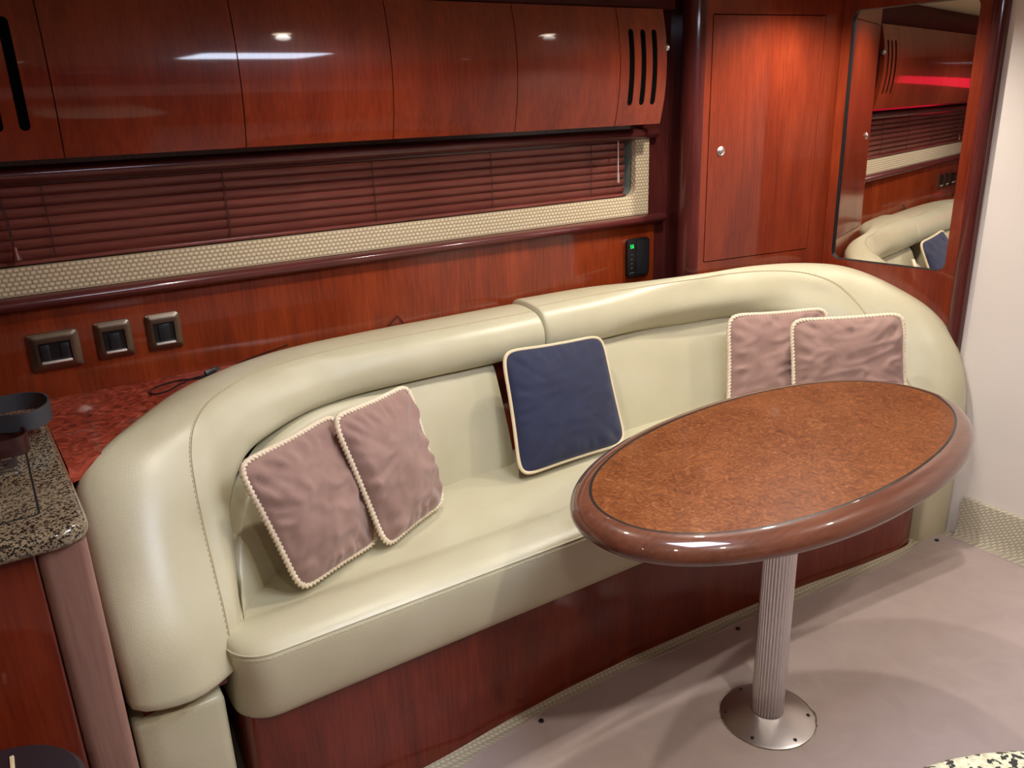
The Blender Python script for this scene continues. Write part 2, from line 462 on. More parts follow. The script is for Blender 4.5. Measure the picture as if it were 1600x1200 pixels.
obj('knob', *orient(lathe([(.004, -.02), (.004, 0), (.009, .001), (.010, .006), (.009, .012), (.004, .014)], (0, 0, 0), 20), (1.832, 1.962, 1.592), (1, -.1, 0)), M['steel'], OL)

# ------------------------------------------------------------------ corner locker with door
D0 = Vector((2.002, 1.93)); D1 = Vector((2.4446, 1.867)); dd = (D1-D0).normalized(); dn = Vector((dd.y, -dd.x))
if dn.y > 0: dn = -dn
def dpt(s, off): q = D0+dd*s+dn*off; return q.x, q.y
send = .5265
CL = thing('corner_locker', 'glossy cherry corner locker between the window wall and the mirror', 'cabinet', (2.3, 2.0, .80))
# body plan: wall -> rounded left column -> front face -> bulkhead
rc = .045
cc = Vector((1.983, 1.978))
plan = [(2.035, W-.001)]
for k in range(15):
    a = math.radians(136+(262-136)*k/14); plan.append((cc.x+rc*math.cos(a), cc.y+rc*math.sin(a)))
holeS0, holeS1, hz0, hz1 = -.003, (D1-D0).length+.003, .926, 1.6865
# solid body with a shallow recess for the door: front frame as plate + column as loft
lastp = plan[-1]
s_left = (Vector(lastp)-D0).dot(dd)
frame_ = plate([(s_left, .842), (send, .842), (send, CEIL-.001), (s_left, CEIL-.001)], [rrect(holeS0, holeS1, hz0, hz1, .006)], lambda u, v, k: (*dpt(u, -.02*k), v))
obj('front_frame', *frame_, M['cherry'], CL, smooth=False)
col_rows = [[(x, y, z) for x, y in plan+[(lastp[0]+.01, W-.001)]] for z in (.842, CEIL-.001)]
obj('rounded_column', *loft(col_rows, close_v=True, cap0=True, cap1=True), M['mahogany'], CL)
q0, q1 = dpt(s_left+.07, -.03), dpt(send, -.03)
obj('carcass', *loft([[(q0[0], q0[1], z), (q1[0], q1[1], z), (q1[0], W-.001, z), (q0[0], W-.001, z)] for z in (.842, CEIL-.001)], close_v=True, cap0=True, cap1=True), M['dark'], CL, smooth=False)
door = obj('door', *plate(rrect(0, (D1-D0).length, .929, 1.6835, .004), [], lambda u, v, k: (*dpt(u, .001-.02*k), v)), M['cherry'], CL, smooth=False)
ax = (dn.x, dn.y, 0); lx, ly = dpt(.0483, 0)
la = obj('push_latch', *merge(orient(lathe([(.014, 0), (.0145, .003), (.012, .005), (.010, .004), (.009, .002), (.0005, .002)], (0, 0, 0), 24), (lx, ly, 1.282), ax),
     orient(lathe([(.0085, .001), (.0085, .006), (.006, .008), (.0005, .008)], (0, 0, 0), 20), (lx, ly, 1.282), ax)), M['steel'], door)
la['label'] = 'round brushed metal push latch'

# ------------------------------------------------------------------ mirror panel on the bulkhead
MA = math.tan(math.radians(7.5)); MC, MS = math.cos(math.radians(7.5)), math.sin(math.radians(7.5))
def mpt(u, off):
    """point on the mirror panel: u runs along it from the cream wall edge, off into the room"""
    return (BX-.0185-u*MS-off*MC, 1.40+u*MC-off*MS)
# corner with the locker face
k_ = dd.y/dd.x
cu = (D0.y+(BX-.0185-D0.x)*k_-1.40)/(MC+MS*k_)
corner = mpt(cu, 0)
MP = thing('wall_mirror', 'tall mirror with rounded corners set in a cherry bulkhead panel', 'mirror', (BX-.01, 1.65, .80))
mu0, mu1 = .0345, .4255
obj('panel_frame', *plate([(0, .45), (cu-.002, .45), (cu-.002, CEIL-.001), (0, CEIL-.001)], [rrect(mu0, mu1, .888, 1.698, .028)], lambda u, v, k: (*mpt(u, .001-.016*k), v)), M['cherry'], MP, smooth=False)
obj('mirror_glass', *plate(rrect(mu0-.008, mu1+.008, .880, 1.706, .03), [], lambda u, v, k: (*mpt(u, -.0125-.004*k), v)), M['mirror'], MP, smooth=False)
rr0, rr1 = rrect(mu0+.0005, mu1-.0005, .8885, 1.6975, .0275), rrect(mu0+.003, mu1-.003, .8910, 1.695, .0245)
obj('edge_shade', *loft([[(*mpt(u, 0), v) for u, v in rr0], [(*mpt(u, -.012), v) for u, v in rr0], [(*mpt(u, -.012), v) for u, v in rr1], [(*mpt(u, -.008), v) for u, v in rr1], [(*mpt(u, 0), v) for u, v in rr0]], close_v=True), M['black'], MP)  # black ring paints in the dark gap and edge reflection round the glass
colp = [(BX-.0005, 1.403)]+[(BX-.016-.016*math.sin(PI*k/10), 1.3795+.0225*math.cos(PI*k/10)) for k in range(11)]+[(BX-.0005, 1.357)]
obj('edge_trim', *loft([[(x, y, z) for x, y in colp] for z in (.45, CEIL-.001)], close_v=True, cap0=True, cap1=True), M['mahogany'], MP)

# ------------------------------------------------------------------ sofa
XC = 1.3275; XW = 2.655
def warp(p):
    """the forward arm reaches a little further into the room"""
    x, y, z = p
    if x > XC:
        y = y-.09*((x-XC)/1.27)**1.5*min(1, max(0, (1.9-y)/.5))
    return (x, y, z)
def mir(p): return (XW-p[0], p[1], p[2])
SF = thing('curved_sofa', 'cream leather curved settee along the window wall with a wooden base', 'sofa', (XC, 1.7, 0))

# rails of the left half of the rolled back, from the foot of the arm to the middle of the back
O_ = [(.054, 1.395, .445), (.052, 1.42, .53), (.052, 1.46, .60), (.052, 1.52, .67), (.053, 1.575, .745), (.060, 1.625, .805), (.112, 1.685, .836), (.200, 1.795, .846), (.30, 1.905, .852), (.43, 1.985, .855), (.60, 2.05, .855), (.85, 2.080, .855), (1.1, 2.082, .855), (1.322, 2.082, .855)]
M_ = [(.150, 1.365, .44), (.150, 1.40, .53), (.150, 1.45, .61), (.150, 1.51, .69), (.153, 1.57, .76), (.170, 1.64, .820), (.205, 1.715, .850), (.275, 1.795, .864), (.385, 1.895, .872), (.52, 1.98, .876), (.67, 2.02, .876), (.88, 2.03, .875), (1.1, 2.03, .875), (1.322, 2.03, .875)]
S_ = [(.240, 1.402, .445), (.246, 1.45, .53), (.250, 1.505, .60), (.254, 1.565, .675), (.260, 1.615, .75), (.272, 1.665, .80), (.298, 1.715, .838), (.355, 1.785, .860), (.46, 1.868, .868), (.58, 1.925, .868), (.72, 1.952, .868), (.93, 1.95, .868), (1.1, 1.945, .868), (1.322, 1.945, .868)]
T_ = [(.262, 1.432, .447), (.273, 1.475, .54), (.280, 1.53, .61), (.286, 1.585, .68), (.296, 1.63, .745), (.318, 1.685, .79), (.350, 1.735, .82), (.412, 1.795, .838), (.51, 1.86, .845), (.615, 1.905, .844), (.735, 1.915, .844), (.93, 1.91, .844), (1.1, 1.905, .844), (1.322, 1.905, .844)]
F_ = [(.275, 1.475, .452), (.290, 1.52, .54), (.300, 1.565, .61), (.308, 1.61, .67), (.325, 1.65, .72), (.352, 1.695, .758), (.39, 1.735, .78), (.448, 1.785, .792), (.545, 1.84, .797), (.645, 1.88, .797), (.76, 1.893, .797), (.94, 1.892, .797), (1.1, 1.888, .797), (1.322, 1.888, .797)]
U_ = [(.268, 1.53, .455), (.288, 1.57, .54), (.302, 1.605, .60), (.315, 1.64, .655), (.338, 1.672, .69), (.37, 1.708, .72), (.412, 1.748, .738), (.475, 1.79, .748), (.57, 1.855, .750), (.665, 1.892, .750), (.78, 1.91, .750), (.95, 1.912, .750), (1.1, 1.908, .750), (1.322, 1.908, .750)]
B_ = [(.20, 1.56, .455), (.20, 1.61, .53), (.20, 1.65, .58), (.21, 1.69, .63), (.23, 1.72, .67), (.27, 1.76, .70), (.33, 1.81, .72), (.40, 1.865, .735), (.51, 1.93, .742), (.62, 1.98, .742), (.76, 2.0, .742), (.95, 2.0, .742), (1.1, 2.0, .742), (1.322, 2.0, .742)]
G_ = [(.075, 1.50, .45), (.066, 1.55, .52), (.062, 1.59, .58), (.062, 1.63, .64), (.065, 1.67, .69), (.085, 1.71, .73), (.135, 1.77, .765), (.21, 1.85, .785), (.32, 1.94, .79), (.44, 2.02, .79), (.61, 2.075, .79), (.85, 2.088, .79), (1.1, 2.088, .79), (1.322, 2.088, .79)]
O_R = [(.062, 1.40, .445), (.058, 1.415, .53), (.056, 1.44, .61), (.055, 1.48, .69), (.056, 1.545, .755), (.062, 1.64, .80), (.085, 1.73, .838), (.150, 1.79, .862), (.275, 1.848, .872), (.42, 1.886, .876), (.58, 1.905, .876), (.74, 1.922, .874), (.98, 2.045, .870), (1.322, 2.082, .867)]
M_R = [(.150, 1.37, .44), (.150, 1.39, .53), (.150, 1.425, .62), (.150, 1.475, .705), (.153, 1.54, .775), (.165, 1.625, .83), (.195, 1.71, .868), (.255, 1.782, .890), (.365, 1.838, .899), (.50, 1.878, .900), (.66, 1.903, .897), (.88, 1.960, .892), (1.1, 2.02, .889), (1.322, 2.03, .887)]
S_R = [(.240, 1.402, .445), (.246, 1.45, .53), (.250, 1.505, .60), (.254, 1.565, .675), (.260, 1.615, .75), (.272, 1.665, .805), (.298, 1.715, .848), (.355, 1.78, .875), (.46, 1.835, .886), (.58, 1.872, .888), (.72, 1.908, .887), (.93, 1.94, .884), (1.1, 1.945, .882), (1.322, 1.945, .880)]
def edit(rail, changes, dz=0.0):
    r = [(p[0], p[1], p[2]+(dz if k > 6 else 0)) for k, p in enumerate(rail)]
    for k, y in changes.items(): r[k] = (r[k][0], y, r[k][2])
    return r
T_R = edit(T_, {7: 1.782, 8: 1.822, 9: 1.852, 10: 1.882, 11: 1.902}, .012)
F_R = edit(F_, {7: 1.774, 8: 1.813, 9: 1.842, 10: 1.868, 11: 1.886}, .004)
S_R = edit(S_R, {10: 1.893, 11: 1.928})
G_R = edit(G_, {6: 1.735, 7: 1.795, 8: 1.85, 9: 1.888, 10: 1.907, 11: 1.99})
B_R = edit(B_, {8: 1.875, 9: 1.895, 10: 1.91, 11: 1.96})
U_R = edit(U_, {8: 1.842, 9: 1.872, 10: 1.897})
def rail_pts(rails, right):
    cols = [crom(r, 7) for r in rails]
    n = len(cols[0]); rows = []
    for i in range(n):
        ring = [c[i] for c in cols]; rows.append(ring)
    # drop the foot of the arm inwards so that it closes with a soft edge
    out = []
    c0 = sum(rows[0])/len(rows[0])
    for f, dz in ((.55, -.012), (.86, -.011), (.96, -.006)):
        out.append([c0+(p-c0)*f+np.array([0, 0, dz]) for p in rows[0]])
    rows = out+rows
    # close the middle seam with a small rounding
    last = rows[-1]; c1 = sum(last)/len(last); step = (rows[-1][0]-rows[-2][0])[0]
    rows = rows[:-1]
    for f, x in ((1.0, 1.3125), (.992, 1.318), (.97, 1.3225), (.93, 1.325), (.6, 1.3255)):
        rows.append([np.array([x, *(c1+(p-c1)*f)[1:]]) for p in last])
    dense = []
    for r in rows:
        R = [r[-1]]+r+[r[0], r[1]]; line = []
        for i in range(1, len(R)-2):
            a, b, c, d = R[i-1], R[i], R[i+1], R[i+2]
            for k in range(4):
                t = k/4
                line.append(0.5*((2*b)+(c-a)*t+(2*a-5*b+4*c-d)*t*t+(3*b-a-3*c+d)*t**3))
        dense.append(line)
    if right: dense = [[warp(mir(p)) for p in l] for l in dense]
    return dense
def stitch_line(base, seg=.007, gap=.004, r=.0011, lift=(0, 0, 0)):
    """a row of short thread dashes along a path"""
    P = [Vector(p)+Vector(lift) for p in base]; parts = []; L = [0]
    for a, b in zip(P[:-1], P[1:]): L.append(L[-1]+(b-a).length)
    def at(s):
        for i in range(len(L)-1):
            if s <= L[i+1]: return P[i].lerp(P[i+1], (s-L[i])/max(1e-9, L[i+1]-L[i]))
        return P[-1]
    s = 0
    while s+seg < L[-1]:
        parts.append(tube([at(s), at(s+seg/2), at(s+seg)], r, 4)); s += seg+gap
    return merge(*parts)
for right in (False, True):
    rails = [G_R if right else G_, O_R if right else O_, M_R if right else M_, S_R if right else S_, T_R if right else T_, F_R if right else F_, U_R if right else U_, B_R if right else B_]
    dense = rail_pts(rails, right)
    bo = obj('back_bolster', *loft(dense, close_v=True, cap0=True, cap1=True), M['leather'], SF, angle=60)
    bo['label'] = 'right half of the rolled back and arm' if right else 'left half of the rolled back and arm'
    # seam: twin stitched rows along the crest (surface column of rail S)
    i0 = 3*4
    for du, nm in ((0, 'seam'), (1, 'stitching')):
        line = []
        for k, r in enumerate(dense[3:-3]):
            a = np.array(r[i0]); b = np.array(r[i0-1]); c = np.array(r[i0+1]); d = c-b
            p = a+d*(.0 if du == 0 else -.10*1.0)
            # outward normal
            j = k+3; t = np.array(dense[min(j+1, len(dense)-1)][i0])-np.array(dense[j-1][i0])
            nrm = np.cross(t, d); nrm /= np.linalg.norm(nrm)+1e-9
            cen = sum(np.array(q) for q in r)/len(r)
            if np.dot(nrm, a-cen) < 0: nrm = -nrm
            line.append(tuple(p+nrm*(.0003 if du == 0 else .0006)))
        if du == 0: obj('seam', *tube(line, .0016, 5), M['stitch'], bo)
        else: obj('stitching', *stitch_line(line), M['stitch'], bo)

# lower back cushions (upright pads under the roll)
LB = [(.262, 1.43), (.285, 1.50), (.325, 1.57), (.41, 1.645), (.58, 1.745), (.78, 1.795), (.98, 1.812), (1.16, 1.810), (1.325, 1.808)]
LT = [(.300, 1.565), (.315, 1.60), (.365, 1.665), (.455, 1.755), (.585, 1.85), (.77, 1.905), (.98, 1.912), (1.16, 1.908), (1.325, 1.905)]
def back_pad(x_from, x_to, right):
    b = crom([(x, y, 0) for x, y in LB], 10); t = crom([(x, y, 0) for x, y in LT], 10)
    zt = crom([(z, 0, 0) for z in (.50, .56, .645, .715, .744, .744, .744, .744, .744)], 10)
    rows = []; keep = [i for i in range(len(b)) if x_from <= b[i][0] <= x_to]
    for n, i in enumerate(keep):
        e = min(n, len(keep)-1-n); ed = [.012, .004, .001][e] if e < 3 and not (e == n and x_from < .27) else 0
        bx, by = b[i][:2]; tx, ty = t[i][:2]
        j0, j1 = max(i-1, 0), min(i+1, len(b)-1)
        tg = (b[j1]-b[j0])[:2]; tg = tg/np.linalg.norm(tg); nx, ny = -tg[1], tg[0]   # towards the wall
        row = []
        for s_, off in ((-.02, .02), (0, .002), (.15, -.004), (.4, -.006), (.7, -.004), (.93, .000), (.985, .006), (1.0, .018), (1.0, .05), (-.02, .05)):
            z = .452+(zt[i][0]-.452)*s_
            x = bx+(tx-bx)*s_+nx*(off+ed); y = by+(ty-by)*s_+ny*(off+ed)
            p = (x, y, z); row.append(warp(mir(p)) if right else p)
        rows.append(row)
    return loft(rows, close_v=True, cap0=True, cap1=True)
obj('back_cushion', *back_pad(.255, 1.175, False), M['leather'], SF, angle=50)
obj('back_cushion', *back_pad(.255, 1.43, True), M['leather'], SF, angle=50)
# wood back board seen in the gap between the cushions, and frame carrying the roll
obj('back_board', *loft([[warp((x, y, z)) for x, y in ((.55, 1.94), (1.0, 1.96), (1.66, 1.96), (2.1, 1.94), (2.1, 2.0), (1.66, 2.03), (1.0, 2.03), (.55, 2.0))] for z in (.05, .74)], close_v=True, cap0=True, cap1=True), M['cherry'], SF, smooth=False)

# seat cushion: profile swept along x with rounded front corners
SP = [(1.93, .40), (1.93, .455), (1.84, .466), (1.72, .470), (1.60, .473), (1.54, .474), (1.505, .478), (1.465, .494), (1.425, .501), (1.39, .499), (1.365, .491), (1.352, .482), (1.346, .470), (1.344, .44), (1.347, .40), (1.354, .36), (1.365, .333), (1.382, .322), (1.42, .320), (1.60, .320)]
def seat():
    xs = []; r = .075
    for k in range(9): a = PI/2*k/8; xs.append((.232+r*(1-math.cos(a)), r*(1-math.sin(a))))
    xs += [(.232+r+(XW-.464-2*r)*k/60, 0.0) for k in range(1, 60)]
    for k in range(8, -1, -1): a = PI/2*k/8; xs.append((XW-.232-r*(1-math.cos(a)), r*(1-math.sin(a))))
    prof = crom([(0, y, z) for y, z in SP], 3)
    rows = []
    for i, (x, sh) in enumerate(xs):
        row = []
        for p in prof:
            y, z = p[1], p[2]; yy = y+sh*max(0, min(1, (1.60-y)/.2))
            if z > .45 and 1.40 < y < 1.9:   # soft creases and dimples of used leather
                fall = min(1, (1.9-y)/.1)*min(1, (x-.232)/.1, (XW-.232-x)/.1)
                n = noise.noise(Vector((x*5, y*9, 1.3)))*.004+noise.noise(Vector((x*14+y*6, y*22-x*5, 4)))*.0022
                z += n*max(0, fall)*(1 if y > 1.5 else .35)
            row.append(warp((x, yy, z)))
        rows.append(row)
    return rows, loft(rows, close_v=True, cap0=True, cap1=True)
srows, svf = seat()
se = obj('seat_cushion', *svf, M['leather'], SF, angle=60)
ip = 11*3
piping = [tuple(np.array(r[ip])+np.array([0, -.0006, .0004])) for r in srows]
obj('piping', *tube(piping, .0024, 6), M['leather'], se)
obj('stitching', *stitch_line([tuple(np.array(r[ip+2])+np.array([0, -.0008, 0])) for r in srows]), M['stitch'], se)

# wooden base and upholstered feet of the arms
kick = [(.242, 1.60), (.242, 1.42), (.246, 1.398), (.262, 1.386), (.45, 1.386), (.666, 1.391), (.838, 1.405), (1.02, 1.412), (1.24, 1.412), (1.466, 1.402), (1.72, 1.385), (1.92, 1.363), (2.12, 1.338), (2.31, 1.321), (2.39, 1.324), (2.425, 1.35), (2.43, 1.60)]
obj('base', *loft([[(x, y, z) for x, y in kick] for z in (.0, .345)], close_v=True, cap0=True, cap1=True), M['kick'], SF, angle=50)
for right in (False, True):
    ft = [(.064, 1.402), (.075, 1.392), (.10, 1.388), (.19, 1.388), (.203, 1.392), (.21, 1.402), (.21, 1.58), (.064, 1.58)]
    f = lambda p: warp(mir(p)) if right else p
    if not right: ft = [(x-.016 if x < .08 else x, y) for x, y in ft]
    rows = [[f((x, y, z)) for x, y in ft] for z in (0, .2, .392)]
    c = (.137, 1.45)
    for k, z in ((.97, .402), (.9, .407)): rows.append([f((c[0]+(x-c[0])*k, c[1]+(y-c[1])*k, z)) for x, y in ft])
    obj('arm_base', *loft(rows, close_v=True, cap0=True, cap1=True), M['leather'], SF, angle=50)
    rows = [[f((x, y, z)) for x, y in ((.07, 1.415), (.225, 1.43), (.225, 1.58), (.07, 1.58))] for z in (.40, .46)]
    obj('arm_frame', *loft(rows, close_v=True, cap0=True, cap1=True), M['cherry'], SF, smooth=False)

# carpet turned up a little against the base
cv = crom([(x, y, 0) for x, y in kick[1:-1]], 4)
rows = []
for i, p in enumerate(cv):
    a = Vector(cv[max(i-1, 0)]); b = Vector(cv[min(i+1, len(cv)-1)]); t = (b-a).normalized(); n = Vector((t.y, -t.x, 0))
    rows.append([(p[0]+n.x*o, p[1]+n.y*o, z) for o, z in ((.0005, .012), (.004, .011), (.007, .007), (.011, .002), (.016, .0005), (.0005, .0005))])
struct(obj('baseboard_back', *loft(rows, close_v=True, cap0=True, cap1=True), M['carpet']))

# burl shelf behind the curve of the sofa
sh = [(.0475, 1.62), (.09, 1.645), (.16, 1.705), (.26, 1.83), (.36, 1.93), (.50, 2.02), (.62, 2.08), (.62, W-.007), (.028, W-.007), (.040, 1.85)]
sl = obj('corner_shelf', *plate(sh, [], lambda u, v, k: (u, v, .838-.03*k)), M['shelf_burl'], smooth=False)
tag(sl, 'glossy red burl shelf in the corner between granite worktop and sofa', 'shelf')
sh = [(2.24, 1.885), (2.38, 1.845), (2.50, 1.785), mpt(.28, .002), (corner[0]-.004, corner[1]-.004), (2.24, 1.896)]
sr = obj('corner_shelf', *plate(sh, [], lambda u, v, k: (u, v, .838-.03*k)), M['shelf_burl'], smooth=False)
tag(sr, 'red burl shelf filling the corner below the mirror', 'shelf')

# ------------------------------------------------------------------ pillows
def pillow(name, label, TL, TR, BR, BL, thick, mat, rope_mat, twisted, seed, back=.35):
    TL, TR, BR, BL = map(Vector, (TL, TR, BR, BL)); N = 46
    ctr = (TL+TR+BR+BL)/4
    nrm = ((TR-BL).cross(TL-BR)).normalized()
    if nrm.y > 0: nrm = -nrm
    root = thing(name, label, 'pillow', (BL+BR)/2, 'mauve pillows with rope edge' if twisted else None)
    def pos(u, v):
        m = max(abs(u), abs(v)); n = 9
        k = m/((abs(u)**n+abs(v)**n)**(1/n)) if m > 1e-6 else 1
        u, v = u*k, v*k
        # sides drawn in a little between the corners
        u *= 1-.035*(1-v*v); v *= 1-.035*(1-u*u)
        a = (1+u)/2; b = (1+v)/2
        return BL.lerp(BR, a).lerp(TL.lerp(TR, a), b)
    def height(u, v, s):
        e = max(0, 1-abs(u)**2.4)**.55*max(0, 1-abs(v)**2.4)**.55
        h = thick*e
        if s > 0:
            d = min(1-abs(u), 1-abs(v)); edge = math.exp(-((d-.12)/.13)**2)
            ang = math.atan2(v, u)
            q = Vector((u*2.2+seed, v*2.2, seed*1.7))
            wr = noise.noise(Vector((ang*6.5+seed, d*1.5, seed)))*.020*edge
            rid = 1-abs(noise.noise(Vector((u*1.6+v*1.1+seed, (v-u*.4)*4.2, seed*2.1))))*2
            wr += max(0, rid-.3)*.022*e*(.4+.6*noise.noise(q*.6+Vector((9, 2, 1))))
            wr += noise.noise(q)*.008*e
            h += wr*min(1, d*6)*(1 if twisted else .35)
        return h
    V, F = [], []
    for s in (1, -1):
        n0 = len(V)
        for i in range(N+1):
            for j in range(N+1):
                u = -1+2*i/N; v = -1+2*j/N; h = height(u, v, s)
                V.append(tuple(pos(u, v)+nrm*(h if s > 0 else -h*back)))
        for i in range(N):
            for j in range(N):
                a = n0+i*(N+1)+j; q = [a, a+1, a+N+2, a+N+1]; F.append(q if s > 0 else q[::-1])
    obj('cover', V, F, mat, root, angle=80)
    bd = [(-1+2*k/60, 1) for k in range(60)]+[(1, 1-2*k/60) for k in range(60)]+[(1-2*k/60, -1) for k in range(60)]+[(-1, -1+2*k/60) for k in range(60)]
    path = [pos(u, v) for u, v in bd]
    # even spacing for the twist
    L = [0]
    for a, b in zip(path, path[1:]+path[:1]): L.append(L[-1]+(b-a).length)
    nn = 640 if twisted else 160; even = []; k = 0
    for i in range(nn):
        s = L[-1]*i/nn
        while L[k+1] < s: k += 1
        even.append(path[k % len(path)].lerp(path[(k+1) % len(path)], (s-L[k])/(L[k+1]-L[k])))
    if twisted: obj('rope_trim', *rope(even, .0074, .0105), M['rope'], root, angle=80)
    else: obj('piping', *tube(even, .0052, 8, closed=True), rope_mat, root)
    return root
pillow('throw_pillow', 'mauve suede pillow at the left arm, half behind another pillow', (.333, 1.565, .785), (.596, 1.705, .792), (.640, 1.615, .487), (.414, 1.515, .487), .042, M['mauve'], M['rope'], True, 3.1, .2)
pillow('throw_pillow', 'mauve suede pillow standing in front, left of the navy pillow', (.566, 1.640, .808), (.805, 1.745, .806), (.858, 1.695, .487), (.637, 1.572, .487), .045, M['mauve'], M['rope'], True, 8.4, .25)
pillow('throw_pillow', 'mauve suede pillow near the right arm, partly covered by its neighbour', (1.915, 1.735, .797), (2.245, 1.615, .790), (2.165, 1.515, .487), (1.838, 1.645, .487), .042, M['mauve'], M['rope'], True, 5.7, .3)
pillow('throw_pillow', 'rightmost mauve suede pillow leaning forward of its neighbour behind the table', (2.047, 1.600, .786), (2.325, 1.400, .800), (2.275, 1.325, .515), (1.99, 1.52, .505), .045, M['mauve'], M['rope'], True, 12.9, .25)
pillow('throw_pillow', 'navy blue pillow with cream piping in the middle of the sofa', (1.135, 1.835, .806), (1.490, 1.835, .790), (1.478, 1.705, .486), (1.093, 1.698, .486), .040, M['navy'], M['white_cord'], False, 1.9, .3)

# ------------------------------------------------------------------ oval table on pedestal
TX, TY, TA, TB, TR_ = 1.402, 1.080, .576, .299, .080
PX, PY = 1.378, 1.056
TT = thing('oval_table', 'oval burl table with mahogany rim on a fluted metal pedestal', 'table', (PX, PY, 0))
def ell(k, inset=0):
    a = 2*PI*k; n = 2.12
    c, s = math.cos(a), math.sin(a)
    x = math.copysign(abs(c)**(2/n), c)*(TA-inset); y = math.copysign(abs(s)**(2/n), s)*(TB-inset)
    return TX+x*math.cos(TR_)-y*math.sin(TR_), TY+x*math.sin(TR_)+y*math.cos(TR_)
NE = 128; ZT_ = .72
def ring(inset, z): return [(*ell(k/NE, inset), z) for k in range(NE)]
rim = [ring(.0395, ZT_-.012), ring(.0395, ZT_)]
for k in range(1, 11):
    a = PI/2*(1-k/10); rim.append(ring(.0395*(1-math.cos(a)), ZT_-.034+.034*math.sin(a)))
for k in range(1, 7):
    a = -PI/2*k/6; rim.append(ring(.03*(1-math.cos(a)), ZT_-.034+.019*math.sin(a)))
rim += [ring(.06, ZT_-.053), ring(.06, ZT_-.03)]
obj('rim', *loft(rim, close_v=True), M['rim'], TT, angle=70)
obj('burl_top', *loft([ring(.0455, ZT_-.03), ring(.0455, ZT_)], close_v=True, cap0=True, cap1=True), M['table_burl'], TT, angle=30)
obj('inlay_line', *loft([ring(.0395, ZT_-.012), ring(.0395, ZT_-.0002), ring(.0455, ZT_-.0002), ring(.0455, ZT_-.012)], close_v=True), M['inlay_line'], TT, angle=30)
obj('underside', *loft([ring(.058, ZT_-.050), ring(.058, ZT_-.034)], close_v=True, cap0=True, cap1=True), M['rim'], TT, angle=30)
rows = []
NF = 30
for z in (.02, .30, ZT_-.050):
    r = []
    for j in range(NF*6):
        th = 2*PI*j/(NF*6); rr = .0365+.0016*(abs(math.sin(th*NF/2))**.7*2-1); r.append((PX+rr*math.cos(th), PY+rr*math.sin(th), z))
    rows.append(r)
obj('pole', *loft(rows, close_v=True, cap0=True, cap1=True), M['alu'], TT, angle=50)
obj('top_mount', *lathe([(.10, ZT_-.0505), (.10, ZT_-.058), (.05, ZT_-.075), (.038, ZT_-.078)], (PX, PY, 0), 36), M['steel'], TT)
bp = obj('base_plate', *lathe([(.112, .0005), (.112, .005), (.106, .008), (.06, .020), (.044, .024), (.0385, .025), (.0385, .021)], (PX, PY, 0), 64), M['steel'], TT)
for k in range(6):
    a = 2*PI*(k+.35)/6
    obj('screw', *lathe([(.0045, 0), (.0045, .003), (.002, .0042), (.0005, .0042)], (PX+.098*math.cos(a), PY+.098*math.sin(a), .0085), 12), M['black_sat'], bp)

# ------------------------------------------------------------------ floor mat with snaps
edge = [(.15, 1.29), (.40, 1.31), (.60, 1.33), (.696, 1.348), (.748, 1.360), (.865, 1.378), (1.021, 1.388), (1.18, 1.388), (1.346, 1.378), (1.52, 1.362), (1.701, 1.346), (1.89, 1.330), (2.071, 1.308), (2.257, 1.297), (2.38, 1.302), (2.48, 1.312), (2.53, 1.302), (2.552, 1.265), (2.553, 1.181), (2.552, 1.098), (2.55, 1.0), (2.545, .6), (2.54, -.9)]
e2 = [(p[0]+noise.noise(Vector((p[0]*7, p[1]*7, 0)))*.004, p[1]+noise.noise(Vector((p[0]*9, p[1]*5, 3)))*.006) for p in crom([(x, y, 0) for x, y in edge], 6)]
outl = e2+[(2.0, -1.2), (-1.5, -1.2), (-1.5, 1.25), (0.0, 1.26)]
hole = []
for k in range(72):
    a = 2*PI*k/72; rr = .117+.0045*noise.noise(Vector((math.cos(a)*3.2, math.sin(a)*3.2, 2)))+.003*noise.noise(Vector((math.cos(a)*11, math.sin(a)*11, 5)))
    hole.append((PX+rr*math.cos(a), PY+rr*math.sin(a)))
def mat_z(x, y):
    d = math.hypot(x-PX, y-PY)
    z = .0035+.0012*max(0, noise.noise(Vector((x*3.5+y*2, y*6-x, 7))))
    z += .0025*max(0, noise.noise(Vector((x*5-y*9, y*3.5+x*2, 11)))-.1)
    z += .004*math.exp(-((d-.14)/.03)**2)*max(0, .4+noise.noise(Vector((x*18, y*18, 2))))
    return z
gp = [(-.1+2.65*i/110+random.uniform(-.003, .003), .35+1.0*j/50+random.uniform(-.003, .003)) for i in range(111) for j in range(51)]
mt = thing('floor_mat', 'grey vinyl floor mat covering the pale carpet, cut out round the table foot', 'mat', (1.4, .6, 0))
obj('sheet', *plate(outl, [hole], lambda u, v, k: (u, v, mat_z(u, v) if k == 0 else .0006), gp), M['mat'], mt, angle=50)
hem = [(x, y, mat_z(x, y)+.0006) for x, y in e2]
obj('hem', *tube(hem, .0022, 6), M['mat'], mt)
for x, y in ((.40, 1.285), (.915, 1.362), (1.588, 1.338), (2.495, 1.287), (2.51, .70)):
    obj('snap', *lathe([(.0072, 0), (.0072, .0015), (.0055, .004), (.0025, .0045), (.0005, .004)], (x, y, mat_z(x, y)), 14), M['black_sat'], mt)

